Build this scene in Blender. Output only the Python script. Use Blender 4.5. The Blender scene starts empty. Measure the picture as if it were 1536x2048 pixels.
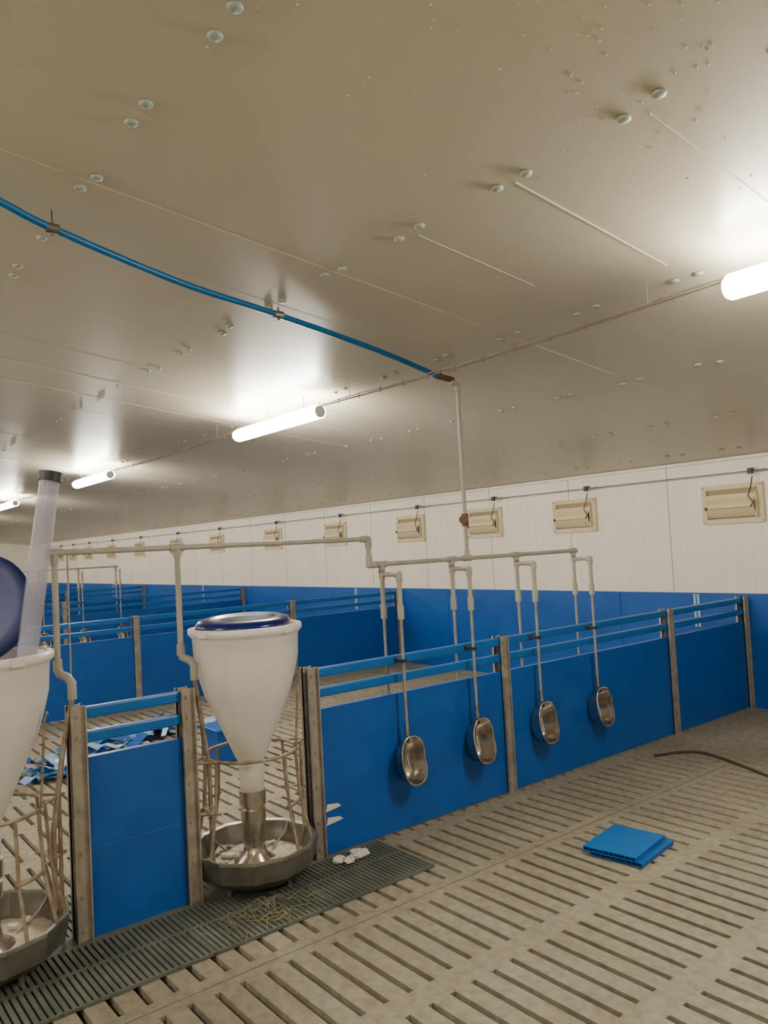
import bpy, math, random
from mathutils import Vector, Matrix
random.seed(7)
scene=bpy.context.scene
pi=math.pi

# ---------------------------------------------------------------- materials
def mat(name,col,rough=.5,metal=0,col2=None,scale=8,bump=0,bscale=60,stretch=(1,1,1),alpha=1,spec=.5,emit=None,estr=0,rvar=0,detail=5,lo=.35,hi=.65):
    m=bpy.data.materials.new(name); m.use_nodes=True
    nt=m.node_tree; N=nt.nodes; L=nt.links
    b=N['Principled BSDF']
    b.inputs['Base Color'].default_value=(*col,1)
    b.inputs['Roughness'].default_value=rough
    b.inputs['Metallic'].default_value=metal
    b.inputs['Specular IOR Level'].default_value=spec
    b.inputs['Alpha'].default_value=alpha
    if emit:
        b.inputs['Emission Color'].default_value=(*emit,1)
        b.inputs['Emission Strength'].default_value=estr
    tc=N.new('ShaderNodeTexCoord'); mp=N.new('ShaderNodeMapping')
    mp.inputs['Scale'].default_value=stretch
    L.new(tc.outputs['Object'],mp.inputs['Vector'])
    if col2 is not None:
        n=N.new('ShaderNodeTexNoise'); n.inputs['Scale'].default_value=scale; n.inputs['Detail'].default_value=detail
        L.new(mp.outputs[0],n.inputs['Vector'])
        r=N.new('ShaderNodeValToRGB')
        r.color_ramp.elements[0].position=lo; r.color_ramp.elements[1].position=hi
        r.color_ramp.elements[0].color=(*col,1); r.color_ramp.elements[1].color=(*col2,1)
        L.new(n.outputs['Fac'],r.inputs['Fac']); L.new(r.outputs['Color'],b.inputs['Base Color'])
        if rvar:
            mr=N.new('ShaderNodeMapRange'); mr.inputs['To Min'].default_value=rough-rvar; mr.inputs['To Max'].default_value=rough+rvar
            mr.inputs['From Min'].default_value=.3; mr.inputs['From Max'].default_value=.7
            L.new(n.outputs['Fac'],mr.inputs['Value']); L.new(mr.outputs[0],b.inputs['Roughness'])
    if bump:
        n2=N.new('ShaderNodeTexNoise'); n2.inputs['Scale'].default_value=bscale; n2.inputs['Detail'].default_value=3
        L.new(mp.outputs[0],n2.inputs['Vector'])
        bp=N.new('ShaderNodeBump'); bp.inputs['Strength'].default_value=bump; bp.inputs['Distance'].default_value=.01
        L.new(n2.outputs['Fac'],bp.inputs['Height']); L.new(bp.outputs[0],b.inputs['Normal'])
    return m

M={}
M['ceil']=mat('ceiling_panel_paint',(.62,.56,.42),.34,0,(.64,.58,.44),1.2,.035,2.5,spec=.6,detail=0,lo=.1,hi=.9)
M['joint']=mat('ceiling_joint_sealant',(.66,.60,.46),.6)
M['jointp']=mat('ceiling_joint_bead_pale',(.80,.74,.58),.5)
M['capc']=mat('screw_cap_plastic',(.38,.43,.36),.4)
M['drop']=mat('condensation_water',(.60,.55,.42),.05,0,spec=.8)
M['white']=mat('wall_white_panel',(.84,.79,.69),.4,0,(.88,.83,.74),3,.05,30)
M['blue']=mat('blue_pvc_board',(.001,.075,.35),.38,0,(.002,.088,.40),5,.03,40,rvar=.05)
M['bluerail']=mat('blue_rail_plastic',(.003,.11,.40),.35,0,(.005,.135,.46),6)
M['steel']=mat('galvanised_steel',(.46,.42,.36),.5,.5,(.34,.30,.25),14,rvar=.1)
M['tray']=mat('worn_tray_steel',(.30,.29,.26),.38,.75,(.18,.17,.14),9,rvar=.08)
M['rod']=mat('rusty_steel_rod',(.40,.34,.26),.55,.4,(.26,.18,.12),20)
M['inox']=mat('stainless_steel',(.62,.58,.53),.24,1,(.5,.46,.42),12,rvar=.08)
M['pvc']=mat('grey_pvc_pipe',(.38,.355,.30),.4,0,(.44,.41,.34),10)
M['hose']=mat('blue_hose_plastic',(.004,.14,.38),.35)
M['hopper']=mat('white_hopper_plastic',(.84,.80,.76),.3,0,(.80,.76,.72),3,spec=.5)
M['navy']=mat('navy_lid_plastic',(.003,.008,.11),.2,0,(.005,.012,.15),4)
M['navym']=mat('navy_lid_underside',(.003,.012,.10),.5,0,(.005,.018,.14),4)
M['lav']=mat('lavender_feed_tube_plastic',(.44,.42,.54),.2,0,(.60,.58,.68),4,stretch=(1,1,.3),alpha=.34)
M['tube']=mat('fluorescent_glare_tube',(1,1,1),.4,emit=(1.0,.935,.81),estr=112)
M['batten']=mat('light_fixture_body',(.75,.74,.70),.4)
M['dark']=mat('pit_dark',(.02,.014,.008),.9)
M['mat']=mat('plastic_slat_greygreen',(.085,.098,.083),.6,0,(.14,.145,.12),7)
M['vent']=mat('cream_vent_plastic',(.66,.55,.33),.45,0,(.72,.61,.39),5)
M['ventdark']=mat('vent_shade_wall_seam',(.36,.28,.15),.6)  # shade painted into vent recess and flap line; wall seams share this brown
M['black']=mat('black_clip',(.03,.03,.03),.5)
M['brass']=mat('rusty_valve',(.16,.09,.055),.5,.4)
M['cable']=mat('cable_brown',(.25,.20,.165),.6)
M['paper']=mat('white_paper',(.72,.69,.64),.7)
M['lblue']=mat('light_blue_film',(.16,.36,.58),.4,0,(.36,.52,.66),9)
M['straw']=mat('straw',(.30,.29,.14),.8)
M['stick']=mat('dark_wood_stick',(.06,.04,.03),.8)
M['strip']=mat('pale_joint_strip',(.35,.50,.62),.4)
M['feed']=mat('feed_meal',(.45,.39,.30),.9,0,(.62,.56,.47),40)

def concrete():
    m=mat('concrete_slats',(.24,.215,.16),.75,0,(.36,.33,.255),1.4,.35,90,lo=.3,hi=.7)
    nt=m.node_tree;N=nt.nodes;L=nt.links;b=N['Principled BSDF']
    src=b.inputs['Base Color'].links[0].from_socket
    tc=N.new('ShaderNodeTexCoord')
    n=N.new('ShaderNodeTexNoise');n.inputs['Scale'].default_value=22;n.inputs['Detail'].default_value=9
    L.new(tc.outputs['Object'],n.inputs['Vector'])
    r=N.new('ShaderNodeValToRGB');r.color_ramp.elements[0].position=.36;r.color_ramp.elements[1].position=.58
    r.color_ramp.elements[0].color=(.60,.56,.49,1);r.color_ramp.elements[1].color=(1,1,1,1)
    L.new(n.outputs['Fac'],r.inputs['Fac'])
    mx=N.new('ShaderNodeMixRGB');mx.blend_type='MULTIPLY';mx.inputs['Fac'].default_value=.55
    L.new(src,mx.inputs[1]);L.new(r.outputs[0],mx.inputs[2])
    sp=N.new('ShaderNodeSeparateXYZ');L.new(tc.outputs['Object'],sp.inputs[0])
    def joint(sock,period,off):
        a=N.new('ShaderNodeMath');a.operation='ADD';a.inputs[1].default_value=off+1000*period;L.new(sock,a.inputs[0])
        md=N.new('ShaderNodeMath');md.operation='MODULO';md.inputs[1].default_value=period;L.new(a.outputs[0],md.inputs[0])
        lt=N.new('ShaderNodeMath');lt.operation='LESS_THAN';lt.inputs[1].default_value=.006;L.new(md.outputs[0],lt.inputs[0])
        return lt.outputs[0]
    j=joint(sp.outputs[0],2.4,0.4)
    m2=N.new('ShaderNodeMixRGB');m2.inputs[2].default_value=(.10,.08,.06,1)
    L.new(j,m2.inputs['Fac']);L.new(mx.outputs[0],m2.inputs[1])
    L.new(m2.outputs[0],b.inputs['Base Color'])
    return m
M['conc']=concrete()

# ---------------------------------------------------------------- mesh builder
class MB:
    def __init__(s): s.v=[];s.f=[];s.mi=[];s.sm=[];s.mats=[]
    def mid(s,k):
        if k not in s.mats: s.mats.append(k)
        return s.mats.index(k)
    def add(s,vs,fs,k,smooth=False):
        o=len(s.v); s.v+= [tuple(v) for v in vs]; i=s.mid(k)
        for f in fs: s.f.append(tuple(a+o for a in f)); s.mi.append(i); s.sm.append(smooth)
    def box(s,x0,x1,y0,y1,z0,z1,k):
        vs=[(x,y,z) for x in(x0,x1) for y in(y0,y1) for z in(z0,z1)]
        s.add(vs,[(0,1,3,2),(4,6,7,5),(0,4,5,1),(2,3,7,6),(0,2,6,4),(1,5,7,3)],k)
    def obox(s,c,size,rot,k):
        R=rot; vs=[]
        for x in(-.5,.5):
            for y in(-.5,.5):
                for z in(-.5,.5): vs.append(Vector(c)+R@Vector((x*size[0],y*size[1],z*size[2])))
        s.add(vs,[(0,1,3,2),(4,6,7,5),(0,4,5,1),(2,3,7,6),(0,2,6,4),(1,5,7,3)],k)
    def cyl(s,a,b,r,k,n=12,r2=None,caps=True):
        a=Vector(a);b=Vector(b);r2=r if r2 is None else r2
        d=(b-a).normalized(); u=d.orthogonal().normalized(); w=d.cross(u)
        vs=[]
        for p,q in((a,r),(b,r2)):
            for i in range(n):
                t=2*pi*i/n; vs.append(p+(u*math.cos(t)+w*math.sin(t))*q)
        s.add(vs,[(i,(i+1)%n,n+(i+1)%n,n+i) for i in range(n)],k,True)
        if caps:
            s.add(vs,[tuple(range(n-1,-1,-1)),tuple(range(n,2*n))],k)
    def path(s,pts,r,k,n=10,closed=False):
        pts=[Vector(p) for p in pts]; vs=[];N=len(pts)
        ref=None
        for i,p in enumerate(pts):
            if closed: d=(pts[(i+1)%N]-pts[i-1])
            else: d=(pts[min(i+1,N-1)]-pts[max(i-1,0)])
            d.normalize()
            if ref is None: ref=d.orthogonal().normalized()
            ref=(ref-d*ref.dot(d)).normalized(); w=d.cross(ref)
            for j in range(n):
                t=2*pi*j/n; vs.append(p+(ref*math.cos(t)+w*math.sin(t))*r)
        fs=[]
        for i in range(N if closed else N-1):
            for j in range(n):
                a=i*n+j;b=i*n+(j+1)%n;c=((i+1)%N)*n+(j+1)%n;d=((i+1)%N)*n+j
                fs.append((a,b,c,d))
        s.add(vs,fs,k,True)
        if not closed: s.add(vs[:n]+vs[-n:],[tuple(range(n-1,-1,-1)),tuple(range(n,2*n))],k)
    def lathe(s,prof,c,k,n=40,smooth=True,sy=1):
        vs=[];c=Vector(c)
        for r,z in prof:
            for i in range(n):
                t=2*pi*i/n; vs.append((c.x+r*math.cos(t),c.y+r*math.sin(t)*sy,c.z+z))
        fs=[]
        for j in range(len(prof)-1):
            for i in range(n):
                fs.append((j*n+i,j*n+(i+1)%n,(j+1)*n+(i+1)%n,(j+1)*n+i))
        s.add(vs,fs,k,smooth)
    def sph(s,c,r,k,n=10,m=6,sc=(1,1,1)):
        vs=[];c=Vector(c)
        for j in range(m+1):
            ph=pi*j/m
            for i in range(n):
                t=2*pi*i/n
                vs.append((c.x+r*sc[0]*math.sin(ph)*math.cos(t),c.y+r*sc[1]*math.sin(ph)*math.sin(t),c.z+r*sc[2]*math.cos(ph)))
        s.add(vs,[(j*n+i,(j+1)*n+i,(j+1)*n+(i+1)%n,j*n+(i+1)%n) for j in range(m) for i in range(n)],k,True)
    def obj(s,name,parent=None,loc=(0,0,0),bevel=0):
        me=bpy.data.meshes.new(name); me.from_pydata(s.v,[],s.f)
        for k in s.mats: me.materials.append(M[k])
        me.polygons.foreach_set('material_index',s.mi); me.polygons.foreach_set('use_smooth',s.sm)
        me.update()
        o=bpy.data.objects.new(name,me); scene.collection.objects.link(o); o.location=loc
        if parent: o.parent=parent
        if bevel:
            b=o.modifiers.new('bevel','BEVEL'); b.width=bevel; b.segments=2; b.limit_method='ANGLE'
        return o
def empty(name,loc=(0,0,0)):
    e=bpy.data.objects.new(name,None); scene.collection.objects.link(e); e.location=loc; e.empty_display_size=.1; return e
def dup(o,name,loc,parent=None):
    c=bpy.data.objects.new(name,o.data); scene.collection.objects.link(c); c.location=loc
    for m in o.modifiers:
        b=c.modifiers.new(m.name,m.type); b.width=m.width; b.segments=m.segments; b.limit_method=m.limit_method
    if parent: c.parent=parent
    return c

XL,XR,YF,YB=-28.0,3.0,-5.0,6.95
SL=.125
def cz(y): return 2.27+SL*(YB-y)

# ---------------------------------------------------------------- floor
b=MB()
P=.105; SW=.027; PER=.60; ST=.11
ny=int((YB-YF)/P)+1
for i in range(ny):
    y0=YF+i*P; y1=min(y0+P-SW,YB)
    b.box(XL,XR,y0,y1,-.10,0,'conc')
    if y1<YB:
        x=XL-.055
        while x<XR:
            xa=max(x,XL)+random.uniform(-.006,.006); xb=min(x+ST,XR)+random.uniform(-.006,.006)
            if xb>xa: b.box(xa,xb,y1,min(y0+P,YB),-.10,-.0004,'conc')
            x+=PER
b.box(XL,XR,YF,YB,-.55,-.5,'dark')
b.obj('floor')

# ---------------------------------------------------------------- ceiling
b=MB()
JX=[]; x=-1.24+.53*8
while x>XL: JX.append(x); x-=.53
edges=[XR]+[j for j in JX if j<XR-.1]+[XL]
for i in range(len(edges)-1):
    xa,xb=edges[i],edges[i+1]
    t=random.uniform(-.005,.005); h=(xa-xb)/2
    za=t*h; zb=-t*h
    vs=[]
    for X,dz in((xa,za),(xb,zb)):
        for Y in(YF,YB):
            for tt in(0,.06):
                vs.append((X,Y,cz(Y)+dz+tt+.0015))
    b.add(vs,[(0,1,3,2),(4,6,7,5),(0,4,5,1),(2,3,7,6),(0,2,6,4),(1,5,7,3)],'ceil')
def bead(X,ya,yb,w,k,zz=.0):
    vs=[]
    for dx in(-w,w):
        for Y in(ya,yb):
            for tt in(-.0002,.006): vs.append((X+dx,Y,cz(Y)+tt+zz))
    b.add(vs,[(0,1,3,2),(4,6,7,5),(0,4,5,1),(2,3,7,6),(0,2,6,4),(1,5,7,3)],k)
bead(-1.77,2.09,3.05,.0032,'jointp',-.0008); bead(-2.30,2.1,2.8,.0016,'jointp',-.0008); bead(-1.24,2.1,2.9,.0012,'joint',-.0008); bead(-2.83,3.3,4.2,.0012,'joint',-.0008)
ceil=b.obj('ceiling')
b=MB()
for j in JX:
    for yr in (-.2,.95,2.05,3.2,4.35,5.5,6.6):
        for dx in (-.065,.065):
            if random.random()<.15 and j<-4: continue
            X=j+dx+random.uniform(-.012,.012); Y=yr+random.uniform(-.02,.02); Z=cz(Y)
            q=1.0 if j>-4 else .65
            b.lathe([(.021*q,.001),(.023*q,-.003),(.019*q,-.009),(.009*q,-.012),(.0,-.013)],(X,Y,Z),'capc',12)
b.obj('screw_caps',ceil)
b=MB()
for k in range(520):
    X=random.gauss(-.9,.55);Y=random.gauss(1.7,.75); r=random.uniform(.0015,.0042)
    if X>1.5: continue
    b.sph((X,Y,cz(Y)-.0003),r,'drop',8,4,(1,1,.6))
b.obj('condensation_drops',ceil)

# ---------------------------------------------------------------- walls
b=MB(); b.box(XL-.1,XR+.1,YB,YB+.1,-.55,3,'white')
x=XR
while x>XL:
    b.box(x-.003,x+.003,YB-.002,YB,1.0,cz(YB)+.01,'ventdark')
    k=1
    while k<12:
        b.box(x-.1*k-.006,x-.1*k+.006,YB-.0015,YB,1.0,cz(YB)+.01,'white'); k+=1
    x-=1.2
b.obj('wall_back')
b=MB(); b.box(XL,XR,YB-.03,YB,cz(YB)-.028,cz(YB)-.004,'white'); b.obj('trim_1')
b=MB(); b.box(XL-.1,XL,YF-.1,YB+.1,-.55,4,'white'); wl=b.obj('wall_left')
b=MB(); b.box(XR,XR+.1,YF-.1,YB+.1,-.55,4,'white'); b.obj('wall_right')
b=MB(); b.box(XL-.1,XR+.1,YF-.1,YF,-.55,4,'white'); b.obj('wall_front')
b=MB()
b.box(XL+.001,XL+.05,5.2,6.2,0,1.55,'black'); b.box(XL+.001,XL+.06,5.1,5.2,0,1.65,'steel');b.box(XL+.001,XL+.06,6.2,6.3,0,1.65,'steel');b.box(XL+.001,XL+.06,5.2,6.2,1.55,1.65,'steel')
b.obj('door_1')
b=MB(); x=XR
for i in range(12):
    xa=x-2.6*i; xb=max(xa-2.595,XL)
    if xa<=XL: break
    b.box(xb,xa,YB-.035,YB-.001,0,1.02,'blue')
for X in(-9.4,-3.95,-14.6,-19.8,-25):
    b.box(X-.03,X+.03,YB-.042,YB-.035,.70,1.01,'strip')
    b.box(X-.005,X+.005,YB-.045,YB-.042,.70,1.01,'blue')
b.box(XL+.001,XL+.035,YF,5.0,0,1.02,'blue')
b.obj('wall_cladding_blue')

# ---------------------------------------------------------------- air inlets
b=MB()
W,H=.58,.36
b.box(-W/2,W/2,-.02,0,-H/2,-H/2+.045,'vent'); b.box(-W/2,W/2,-.02,0,H/2-.045,H/2,'vent')
b.box(-W/2,-W/2+.05,-.02,0,-H/2+.045,H/2-.045,'vent'); b.box(W/2-.05,W/2,-.02,0,-H/2+.045,H/2-.045,'vent')
b.box(-W/2+.05,W/2-.05,-.004,0,-H/2+.045,H/2-.045,'ventdark')
vs=[];n=10
for X in(-W/2+.062,W/2-.062):
    for i in range(n+1):
        t=i/n; z=-H/2+.058+t*(H-.15); vs.append((X,-.012-.06*math.sin(pi*min(1,t*1.25)*.8)-.012*(1-t),z))
b.add(vs,[(i,i+1,n+2+i,n+1+i) for i in range(n)],'vent',True)
for s in(-1,1):
    b.box(min(s*(W/2-.065),s*(W/2-.05)),max(s*(W/2-.065),s*(W/2-.05)),-.05,-.004,-H/2+.05,H/2-.08,'vent')
b.box(-W/2+.062,W/2-.062,-.078,-.070,-.045,-.037,'ventdark')
b.path([(W/2-.09,-.08,-.04),(W/2-.06,-.09,0),(W/2-.10,-.09,.06),(W/2-.08,-.07,.14),(W/2-.07,-.05,.235)],.005,'black',6)
for X in(-W/2+.02,W/2-.02):
    for Z in(-H/2+.02,H/2-.02): b.cyl((X,-.024,Z),(X,-.019,Z),.008,'rod',8)
b.box(-W/2+.06,-W/2+.08,-.085,-.02,-.05,-.02,'black')
v0=None
VX=[-1.6,-3.55,-5.33,-6.69,-8.1,-9.9,-11.8,-13.95,-15.9,-18,-19.9,-21.7,-23.1,-24.3,-25.6]
for X in VX:
    if v0 is None: v0=b.obj('air_inlet_vent',None,(X,YB-.002,1.84))
    else: dup(v0,'air_inlet_vent',(X,YB-.002,1.84))
b=MB()
b.cyl((XL+.05,YB-.06,2.12),(XR-.05,YB-.06,2.12),.004,'black',6)
for X in VX:
    X+=.21
    b.box(X-.02,X+.02,YB-.075,YB-.045,2.095,2.145,'black'); b.box(X-.012,X+.012,YB-.05,YB,2.13,2.15,'steel')
    b.box(X+.09,X+.13,YB-.066,YB-.054,2.11,2.13,'cable')
b.obj('vent_control_wire')

# ---------------------------------------------------------------- partitions
PYA=[-.95,.34,1.04,1.54,2.24,3.71,5.65,6.88]; SPA=[(0,1),(2,3),(4,5),(5,6),(6,7)]
PYB=[-.95,.5,1.7,3.16,5.16,6.88]; SPB=[(i,i+1) for i in range(5)]
def partition(X,PY,spans):
    e=empty('pen_partition',(X,0,0))
    b=MB()
    for i,y in enumerate(PY):
        for sgn in(1,-1):
            xo=sgn*.022
            b.box(min(xo,xo+sgn*.006),max(xo,xo+sgn*.006),y-.032,y+.032,.0,1.0,'steel')
            b.box(min(xo,xo+sgn*.024),max(xo,xo+sgn*.024),y-.032,y-.026,.0,1.0,'steel')
            b.box(min(xo,xo+sgn*.024),max(xo,xo+sgn*.024),y+.026,y+.032,.0,1.0,'steel')
            for z in(.06,.2,.38,.56,.72,.87,.96):
                b.cyl((xo,y,z),(xo+sgn*.014,y,z),.009,'steel',6)
        b.box(-.045,.045,y-.045,y+.045,.0,.008,'steel')
    b.obj('posts',e)
    b=MB()
    for a,c in spans:
        b.box(-.018,.018,PY[a]+.0,PY[c]-.0,.012,.775,'blue')
        b.box(-.0195,.0195,PY[a],PY[c],.384,.388,'blue')
    b.obj('boards',e,bevel=.004)
    b=MB()
    for a,c in spans:
        for z0,z1 in((.835,.885),(.94,.99)):
            b.box(-.02,.02,PY[a],PY[c],z0,z1,'bluerail')
    b.obj('rails',e,bevel=.008)
    return e
FX=[-3.5,-8.4,-12.9,-17.7,-22.5]
for i,X in enumerate(FX):
    if i%2==0: partition(X,PYA,SPA)
    else: partition(X,PYB,SPB)
FA=FX[::2]

# ---------------------------------------------------------------- feeders
def feeder_mesh(open_lid):
    e={}
    b=MB()
    outer=[(.248,1.252),(.262,1.264),(.280,1.260),(.282,1.236),(.270,1.224),(.262,1.213),(.256,1.10),(.235,1.01),(.225,.975),(.212,.93),(.075,.615),(.066,.60),(.060,.50),(.056,.43),(.0,.43)]
    b.lathe(([(.0,1.235),(.235,1.235)] if not open_lid else [(.06,.62),(.20,.93),(.245,1.1)])+outer,(0,0,0),'hopper',48)
    for t in(.3,1.9,3.4,5.0):
        b.obox((.272*math.cos(t),.272*math.sin(t),1.245),(.03,.05,.03),Matrix.Rotation(t,3,'Z'),'hopper')
    e['hopper']=b
    b=MB()
    if not open_lid:
        R=Matrix.Rotation(math.radians(1.5),3,'X')@Matrix.Rotation(math.radians(2),3,'Y')
        vs_b=MB(); vs_b.lathe([(0,.024),(.09,.024),(.15,.018),(.165,.028),(.195,.028),(.222,.018),(.236,.002),(.236,-.012),(.0,-.012)],(0,0,0),'navy',48)
        b.add([R@Vector(v)+Vector((0,-.01,1.275)) for v in vs_b.v],vs_b.f,'navy',True)
        b.cyl((-.24,-.03,1.27),(-.24,.03,1.27),.012,'navy',10)
    else:
        vs_b=MB(); vs_b.lathe([(0,.004),(.15,.004),(.18,.012),(.22,.012),(.240,.0),(.240,-.02),(.225,-.02),(.218,-.002),(0,-.006)],(0,0,0),'navy',48)
        R=Matrix.Rotation(math.radians(-38),3,'Z')@Matrix.Rotation(math.radians(74),3,'Y')
        b.add([R@Vector(v)+Vector((-.16,.02,1.445)) for v in vs_b.v],vs_b.f,'navym',True)
        b.box(-.27,-.20,-.05,.03,1.24,1.28,'navym')
    e['lid']=b
    b=MB()
    b.cyl((0,0,.12),(0,0,.44),.052,'inox',20); b.cyl((0,0,.30),(0,0,.36),.062,'inox',20)
    b.cyl((0,0,.38),(0,0,.45),.066,'inox',20)
    b.lathe([(.13,.07),(.12,.10),(.06,.14),(.052,.18)],(0,0,0),'inox',24)
    prof=[(0,.07),(.19,.07),(.27,.11),(.29,.20),(.312,.205),(.314,.192),(.295,.10),(.22,.045),(0,.045)]
    b.lathe(prof,(0,0,0),'tray',12,smooth=False)
    for k in range(4):
        t=pi*k/2+.4
        b.cyl((.2*math.cos(t),.2*math.sin(t),.0),(.2*math.cos(t),.2*math.sin(t),.06),.014,'tray',8)
        b.path([(.10*math.cos(t),.10*math.sin(t),.09),(.24*math.cos(t),.24*math.sin(t),.15),(.29*math.cos(t),.29*math.sin(t),.20)],.006,'rod',6)
    vs_b=MB(); vs_b.lathe([(.268,.102),(.22,.112),(.13,.105),(.06,.12)],(0,0,0),'feed',24); b.add(vs_b.v,vs_b.f,'feed',True)
    for k in range(15):
        t=random.uniform(0,6.28);r=random.uniform(.11,.24)
        b.obox((r*math.cos(t),r*math.sin(t),.122),(random.uniform(.02,.06),random.uniform(.02,.05),.012),Matrix.Rotation(random.uniform(0,3),3,'Z')@Matrix.Rotation(random.uniform(-.6,.6),3,'X'),random.choice(['paper','feed']))
    e['tray']=b
    b=MB()
    def ring(z,r,a0,a1):
        b.path([(r*math.cos(a0+(a1-a0)*i/24),r*math.sin(a0+(a1-a0)*i/24),z) for i in range(25)],.0085,'rod',8)
    for c in(-.50,-.50+pi):
        ring(.64,.225,c-1.35,c+1.35)
        ring(.40,.24,c-1.35,c-.75); ring(.40,.24,c+.75,c+1.35)
        for dt in(-1.35,-.80,.80,1.35):
            t=c+dt
            b.path([(.225*math.cos(t),.225*math.sin(t),.64),(.24*math.cos(t),.24*math.sin(t),.40),(.285*math.cos(t),.285*math.sin(t),.20)],.0075,'rod',8)
    for y in(-.31,.31):
        s=1 if y>0 else -1
        for z in(.64,.40):
            b.path([(0.08,s*.21,z),(0,y,z)],.007,'rod',6); b.path([(-.08,s*.21,z),(0,y,z)],.007,'rod',6)
    for t in(-.49-1.45,-.49+1.45):
        b.path([(.225*math.cos(t),.225*math.sin(t),.64),(.25*math.cos(t),.25*math.sin(t),.99),(.262*math.cos(t),.262*math.sin(t),1.02)],.006,'rod',6)
    for y in(-.29,.29):
        b.cyl((0,y,.02),(0,y,.64),.009,'rod',8)
    e['cage']=b
    return e
def put_feeder(X,y,open_lid=False,src=[{}]):
    e=empty('pig_feeder',(X,y,0))
    key=open_lid
    if key not in src[0]:
        src[0][key]={k:bb.obj(k,e) for k,bb in feeder_mesh(open_lid).items()}
    else:
        for k,o in src[0][key].items(): dup(o,k,(0,0,0),e)
    return e
for X in FA: put_feeder(X,1.875)
put_feeder(FX[0],.67,True)
for X in FA[1:]: put_feeder(X,.67)
b=MB()
A=Vector((-3.5,.82,1.03)); B=Vector((-3.5,.965,1.98)); d=(B-A).normalized()
b.cyl(A,B,.042,'lav',24,caps=False); b.cyl(A,B,.038,'lav',24,caps=False); b.cyl(B-d*.005,B+d*.035,.050,'black',24)
b.obj('feed_drop_tube')

# ---------------------------------------------------------------- water pipes
def elbow(b,p,r): b.sph(p,r*1.35,'pvc',12,8)
def fit(b,a,c,r): b.cyl(a,c,r,'pvc',14)
def pipes(main):
    b=MB(); mx=-.045; r=.0135; R=.019; z1=1.515; z2=1.665
    ty=[2.80,3.36,3.96,4.57]
    b.cyl((mx,.985,z2),(mx,2.71,z2),r,'pvc'); b.cyl((mx,2.71,z2),(mx,2.71,z1),r,'pvc'); b.cyl((mx,2.71,z1),(mx,4.57,z1),r,'pvc')
    for p in((mx,.985,z2),(mx,2.71,z2),(mx,2.71,z1),(mx,4.57,z1)): elbow(b,p,r)
    for y in(2.71,): 
        fit(b,(mx,y,z2-.05),(mx,y,z2),R); fit(b,(mx,y-.05,z2),(mx,y,z2),R); fit(b,(mx,y,z1+.05),(mx,y,z1),R); fit(b,(mx,y+.05,z1),(mx,y,z1),R)
    for y in(.985,1.55):
        fit(b,(mx,y-.035,z2),(mx,y+.035,z2),R); fit(b,(mx,y,z2-.05),(mx,y,z2),R)
        b.cyl((mx,y,z2),(mx,y,1.17),r,'pvc'); fit(b,(mx,y,1.2),(mx,y,1.15),R)
        b.path([(mx,y,1.17),(mx+.005,y+.005,1.14),(mx+.03,y+.03,1.125),(mx+.04,y+.045,1.10),(mx+.04,y+.045,1.03)],.019,'pvc',12)
        tgt=(0.0,y+.10,.62) if y>1.2 else (0.03,y-.06,.50)
        b.path([(mx+.04,y+.045,1.04),((mx+tgt[0])/2+.02,(y+.045+tgt[1])/2,.82),tgt,(tgt[0],tgt[1],.16)],.0115,'rod',10)
    for y in ty:
        fit(b,(mx,y-.035,z1),(mx,y+.035,z1),R); fit(b,(mx,y,z1),(mx,y,z1-.05),R)
        b.cyl((mx,y,z1),(mx,y,1.24),r,'pvc'); fit(b,(mx,y,1.28),(mx,y,1.20),R)
        b.cyl((mx,y,1.24),(mx,y,.58),.009,'steel',10)
        zc=z1-.06; fit(b,(mx,y,zc+.025),(mx,y,zc-.025),R)
        fx=.085
        b.cyl((mx,y,zc),(fx,y+.02,zc),r,'pvc'); elbow(b,(fx,y+.02,zc),r); fit(b,(fx-.03,y+.02,zc),(fx,y+.02,zc),R); fit(b,(fx,y+.02,zc-.045),(fx,y+.02,zc),R)
        b.cyl((fx,y+.02,zc),(fx,y+.02,1.24),r,'pvc'); fit(b,(fx,y+.02,1.28),(fx,y+.02,1.20),R)
        b.cyl((fx,y+.02,1.24),(fx,y+.02,.54),.009,'steel',10)
        b.box(.0,fx+.014,y+.006,y+.034,.955,.975,'black'); 
        b.cyl((fx,y+.02,.62),(fx,y+.02,.55),.014,'inox',10)
    if main:
        ry=3.50; top=cz(ry)-.06
        b.cyl((mx,ry,z1),(mx,ry,top-.03),.0125,'pvc'); fit(b,(mx,ry-.035,z1),(mx,ry+.035,z1),R); fit(b,(mx,ry,z1),(mx,ry,z1+.05),R)
        b.path([(mx,ry,top-.05),(mx,ry,top-.02),(mx,ry-.02,top),(mx,ry-.06,top+.003)],R,'pvc',12)
        b.cyl((mx,ry,1.72),(mx,ry,1.80),.022,'brass'); b.cyl((mx,ry,1.76),(mx+.03,ry-.04,1.76),.012,'brass'); b.cyl((mx+.028,ry-.038,1.76),(mx+.04,ry-.055,1.76),.028,'brass',14)
    b.cyl((mx,1.04,.99),(mx,1.04,z2),.004,'steel',6)
    return b
pipes(True).obj('water_pipe',None,(FX[0],0,0))
p2=pipes(False).obj('water_pipe',None,(FA[1],0,0)); dup(p2,'water_pipe',(FA[2],0,0))

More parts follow.
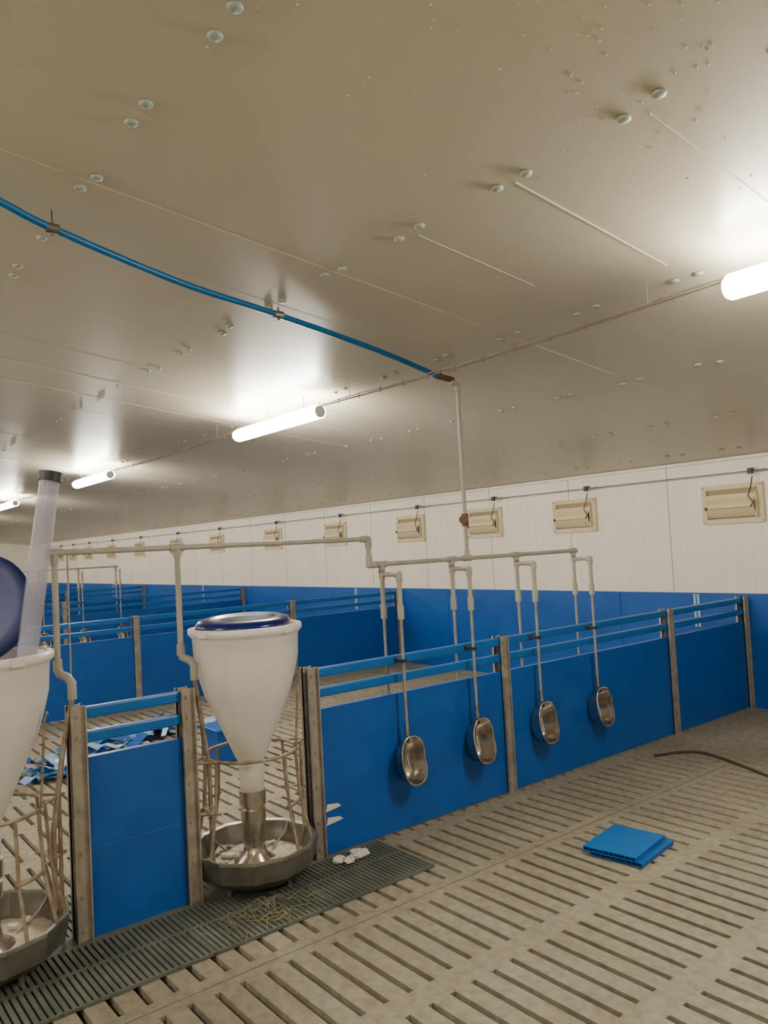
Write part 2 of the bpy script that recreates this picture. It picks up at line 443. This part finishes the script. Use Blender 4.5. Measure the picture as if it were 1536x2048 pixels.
def bowl(flip=1):
    b=MB(); n=40
    nrm=Vector((.985,-.06,.15)).normalized(); sd=Vector((.06,1,0)).normalized(); up=nrm.cross(sd).normalized()
    prof=[(1.0,0,0),(1.08,.004,0),(1.10,-.004,0),(1.03,-.012,0),(.97,-.05,-.005),(.85,-.10,-.015),(.55,-.128,-.02),(.0,-.13,-.02)]
    profi=[(1.0,0,0),(.97,-.012,0),(.92,-.05,-.005),(.80,-.095,-.015),(.5,-.120,-.02),(.0,-.122,-.02)]
    def ring(s,dep,sh):
        out=[]
        for i in range(n):
            t=2*pi*i/n
            y=math.copysign(abs(math.cos(t))**.8,math.cos(t))*.080; z=math.copysign(abs(math.sin(t))**.9,math.sin(t))*.126
            if y>0: y*=1-.15*math.exp(-((z-.01)/.045)**2)
            out.append(sd*y*s+up*(z*s+sh)+nrm*dep)
        return out
    for pr in(prof,profi):
        vs=[]
        for q in pr: vs+=ring(*q)
        b.add(vs,[(j*n+i,j*n+(i+1)%n,(j+1)*n+(i+1)%n,(j+1)*n+i) for j in range(len(pr)-1) for i in range(n)],'inox',True)
    b.cyl(up*.125-nrm*.06,up*.03-nrm*.075,.008,'inox',10); b.cyl(up*.03-nrm*.075,up*-.05-nrm*.06,.006,'inox',8)
    b.box(-.055,-.025,-.012,.012,.10,.135,'inox')
    b.box(-.125,-.10,-.03,.03,-.06,.06,'steel')
    b.v=[(v[0]*flip,v[1],v[2]) for v in b.v]
    return b
o1=None;o2=None
for X in FA[:2]:
    for y in(2.80,3.36,3.96,4.57):
        p=(X+.142,y+.02,.415); q=(X-.142,y,.415)
        if o1 is None:
            o1=bowl(1).obj('drinking_bowl',None,p); o2=bowl(-1).obj('drinking_bowl',None,q)
        else: dup(o1,'drinking_bowl',p); dup(o2,'drinking_bowl',q)

# ---------------------------------------------------------------- blue hose
def catmull(pts,n=10):
    pts=[Vector(p) for p in pts]; P=[pts[0]*2-pts[1]]+pts+[pts[-1]*2-pts[-2]]; out=[]
    for i in range(1,len(P)-2):
        for k in range(n):
            t=k/n;a,b_,c,d=P[i-1],P[i],P[i+1],P[i+2]
            out.append(.5*((2*b_)+(c-a)*t+(2*a-5*b_+4*c-d)*t*t+(3*b_-a-3*c+d)*t**3))
    out.append(pts[-1]); return out
b=MB()
H=[(-2.75,-.9,3.20),(-2.95,.1,3.05),(-3.08,.64,3.0),(-3.15,.91,2.95),(-3.28,1.5,2.875),(-3.38,2.08,2.835),(-3.47,2.8,2.755),(-3.545,3.36,2.668)]
b.path(catmull(H),.0155,'hose',12)
for p in(H[3],H[5]):
    p=Vector(p); b.cyl(p+Vector((0,-.025,0)),p+Vector((0,.025,0)),.020,'tray',12); b.cyl(p,(p.x,p.y,cz(p.y)-.001),.003,'black',6); b.cyl(p+Vector((0,0,-.03)),p+Vector((0,0,.03)),.007,'tray',8)
p=Vector(H[-1]); b.cyl(p+Vector((0,-.05,.006)),p+Vector((0,.10,-.008)),.019,'brass',12); b.cyl(p,(p.x,p.y,cz(p.y)-.001),.004,'black',6)
b.obj('water_hose')

# ---------------------------------------------------------------- lights + cable
LY=3.1; LZ=2.6
lights=[-.93,-5.15,-9.45,-13.75,-18.05,-22.35,-26.2]
body=MB()  # lit tube made oversized, so lamp glare is built into its width
n=20; vs=[]
for X in(-.60,.60):
    for i in range(n):
        t=2*pi*i/n; vs.append((X,.060*math.cos(t),.0+.050*math.sin(t)))
body.add(vs,[(i,(i+1)%n,n+(i+1)%n,n+i) for i in range(n)],'tube',True)
body.add(vs,[tuple(range(n-1,-1,-1)),tuple(range(n,2*n))],'tube')
def fixture(gap):
    b2=MB()
    b2.box(-.61,.61,-.012,.012,.048,.056,'batten')
    for s in(-1,1):
        b2.cyl((s*.60,0,0),(s*.615,0,0),.044,'batten',20)
        b2.cyl((s*.4,0,.05),(s*.4,0,gap),.003,'steel',6)
    return b2
lo=lb=None
for X in lights:
    e=empty('fluorescent_light',(X,LY,LZ))
    if lo is None: lo=body.obj('glare_tube',e); lb=fixture(cz(LY)-LZ-.002).obj('fixture',e)
    else: dup(lo,'glare_tube',(0,0,0),e); dup(lb,'fixture',(0,0,0),e)
lb3=None
for X in(.9,-3.4,-7.7,-12.0,-16.3,-20.6):
    e=empty('fluorescent_light',(X,-1.9,3.05)); dup(lo,'glare_tube',(0,0,0),e)
    if lb3 is None: lb3=fixture(cz(-1.9)-3.05-.002).obj('fixture',e)
    else: dup(lb3,'fixture',(0,0,0),e)
b=MB()
for i in range(len(lights)-1):
    xa=lights[i]-.62; xb=lights[i+1]+.62
    pts=[(xa+(xb-xa)*k/12,LY,LZ+.035-.02*math.sin(pi*k/12)) for k in range(13)]
    b.path(pts,.0045,'cable',6); b.path([(p[0],p[1]+.004,p[2]+.014+.004*math.sin(k*2)) for k,p in enumerate(pts)],.0035,'steel',6)
    for k in range(1,13):
        q=xa+(xb-xa)*k/13; b.cyl((q,LY,LZ+.02-.02*math.sin(pi*k/13)),(q,LY,LZ+.058-.02*math.sin(pi*k/13)),.0035,'cable',5)
    for q in(xa+(xb-xa)*.12,xa+(xb-xa)*.88): b.cyl((q,LY,LZ+.04),(q,LY,cz(LY)-.002),.002,'steel',5)
b.obj('light_cable')

# ---------------------------------------------------------------- plastic slat mat
def mat_obj():
    b=MB(); ya,yb=-1.0,2.6
    y=ya
    while y<yb:
        for xa,xb in((-.5,-.26),(-.24,-.06),(.06,.24),(.26,.5)):
            b.box(xa,xb,y,y+.017,0.006,.014,'mat')
        y+=.026
    for xa,xb in((-.51,-.5),(-.26,-.24),(-.06,.06),(.24,.26),(.5,.51)): b.box(xa,xb,ya,yb,0.002,.014,'mat')
    b.box(-.5,.5,ya,yb,.0005,.003,'dark')
    for y in(-.4,.2,.8,1.4,2.0): b.box(-.51,.51,y-.004,y+.012,.002,.015,'mat')
    return b
m0=mat_obj().obj('plastic_slat_mat',None,(FX[0],0,0))
for X in FA[1:]: dup(m0,'plastic_slat_mat',(X,0,0))

# ---------------------------------------------------------------- loose things
b=MB()
for k,(dx,dy,a,z) in enumerate(((0,0,0,.012),(-.03,-.02,.03,.036))):
    R=Matrix.Rotation(math.radians(8)+a,3,'Z')
    c=Vector((-2.42+dx,3.45+dy,z))
    b.obox(c+Vector((0,0,.009)),(.28,.36,.004),R,'bluerail'); b.obox(c-Vector((0,0,.009)),(.28,.36,.004),R,'bluerail')
    for i in range(11): b.obox(c+R@Vector((-.138+i*.0276,0,0)),(.003,.36,.018),R,'blue')
b.obj('blue_board_offcut')
b=MB()
b.path(catmull([(-3.26,4.99,.010),(-3.16,5.2,.012),(-2.98,5.26,.012),(-2.43,5.02,.010),(-2.1,4.88,.010)],6),.009,'stick',8)
b.obj('wooden_stick')
b=MB()
for k in range(85):
    t0=random.random(); cx=-6.25-.85*t0+random.gauss(0,.13); cy=1.55+1.5*t0+random.gauss(0,.12)
    h=random.uniform(.015,.12)
    s=random.uniform(.16,.42);t=random.uniform(.05,.15)
    R=Matrix.Rotation(random.uniform(0,3.1),3,'Z')@Matrix.Rotation(random.uniform(-.3,.3),3,'Y')@Matrix.Rotation(random.uniform(-.35,.35),3,'X')
    n=5; vs=[]
    for i in range(n+1):
        w=t*(1+.3*random.uniform(-1,1))
        for sgn in(-1,1):
            v=Vector((cx,cy,h))+R@Vector(((i/n-.5)*s,sgn*w/2,.02*math.sin(i*1.7+k))); v.z=max(v.z,.004); vs.append(v)
    b.add(vs,[(2*i,2*i+2,2*i+3,2*i+1) for i in range(n)],random.choice(['lblue','bluerail','lblue','blue']))
b.obj('torn_plastic_pile')
b=MB()
b.box(-5.9,-5.6,2.72,3.06,.0,.24,'blue'); b.box(-5.92,-5.58,2.70,3.08,.24,.262,'blue')
b.obj('blue_crate',bevel=.004)
b=MB()
b.obox((-5.6,4.0,.02),(.30,.9,.03),Matrix.Rotation(.2,3,'Z'),'blue'); b.obox((-5.5,4.1,.05),(.12,.8,.03),Matrix.Rotation(.1,3,'Z'),'bluerail')
b.obj('loose_blue_boards')
b=MB()
for k in range(9):
    c=Vector((-3.36+random.uniform(-.03,.05),2.34+random.uniform(-.08,.10),.030))
    n,m=8,5;vs=[]
    for j in range(m+1):
        for i in range(n):
            ph=pi*j/m;t=2*pi*i/n;r=random.uniform(.018,.034)
            vs.append(c+Vector((r*math.sin(ph)*math.cos(t),1.3*r*math.sin(ph)*math.sin(t),.6*r*math.cos(ph))))
    b.add(vs,[(j*n+i,(j+1)*n+i,(j+1)*n+(i+1)%n,j*n+(i+1)%n) for j in range(m) for i in range(n)],'paper')
b.obj('crumpled_paper')
b=MB()
for z,w in((.235,.10),(.165,.11)):
    vs=[(-3.4795,2.29,z),(-3.4795,2.29+w,z+.012),(-3.4795,2.29+w*.8,z+.03),(-3.4795,2.30,z+.04)]
    b.add(vs,[(0,1,2,3)],'paper')
b.obj('torn_label')
b=MB()
for k in range(45):
    x=random.gauss(-3.12,.05);y=random.gauss(1.72,.10);a=random.uniform(0,6.28);l=random.uniform(.05,.14)
    p=Vector((x,y,.018));q=p+Vector((math.cos(a)*l,math.sin(a)*l,random.uniform(0,.03)));mm=(p+q)/2+Vector((random.uniform(-.02,.02),random.uniform(-.02,.02),random.uniform(0,.04)))
    b.path([p,mm,q],.0015,'straw',4)
b.obj('straw_wisps')

# ---------------------------------------------------------------- world + camera
w=bpy.data.worlds.new('world'); scene.world=w; w.use_nodes=True
w.node_tree.nodes['Background'].inputs[0].default_value=(.8,.75,.65,1); w.node_tree.nodes['Background'].inputs[1].default_value=.05

cam=bpy.data.cameras.new('camera'); co=bpy.data.objects.new('camera',cam); scene.collection.objects.link(co)
cam.sensor_fit='VERTICAL'; cam.sensor_height=36; cam.lens=36*1550/2048; cam.clip_start=.02
yaw=math.radians(38.7); pitch=math.atan(68/1550); roll=math.radians(3.0)
Fh=Vector((-math.cos(yaw),math.sin(yaw),0)); Rr=Vector((math.sin(yaw),math.cos(yaw),0)); U=Vector((0,0,1))
F=Fh*math.cos(pitch)+U*math.sin(pitch); U2=U*math.cos(pitch)-Fh*math.sin(pitch)
R3=Rr*math.cos(roll)-U2*math.sin(roll); U3=U2*math.cos(roll)+Rr*math.sin(roll)
mw=Matrix(((R3.x,U3.x,-F.x,0),(R3.y,U3.y,-F.y,0),(R3.z,U3.z,-F.z,1.62),(0,0,0,1)))
co.matrix_world=mw
scene.camera=co
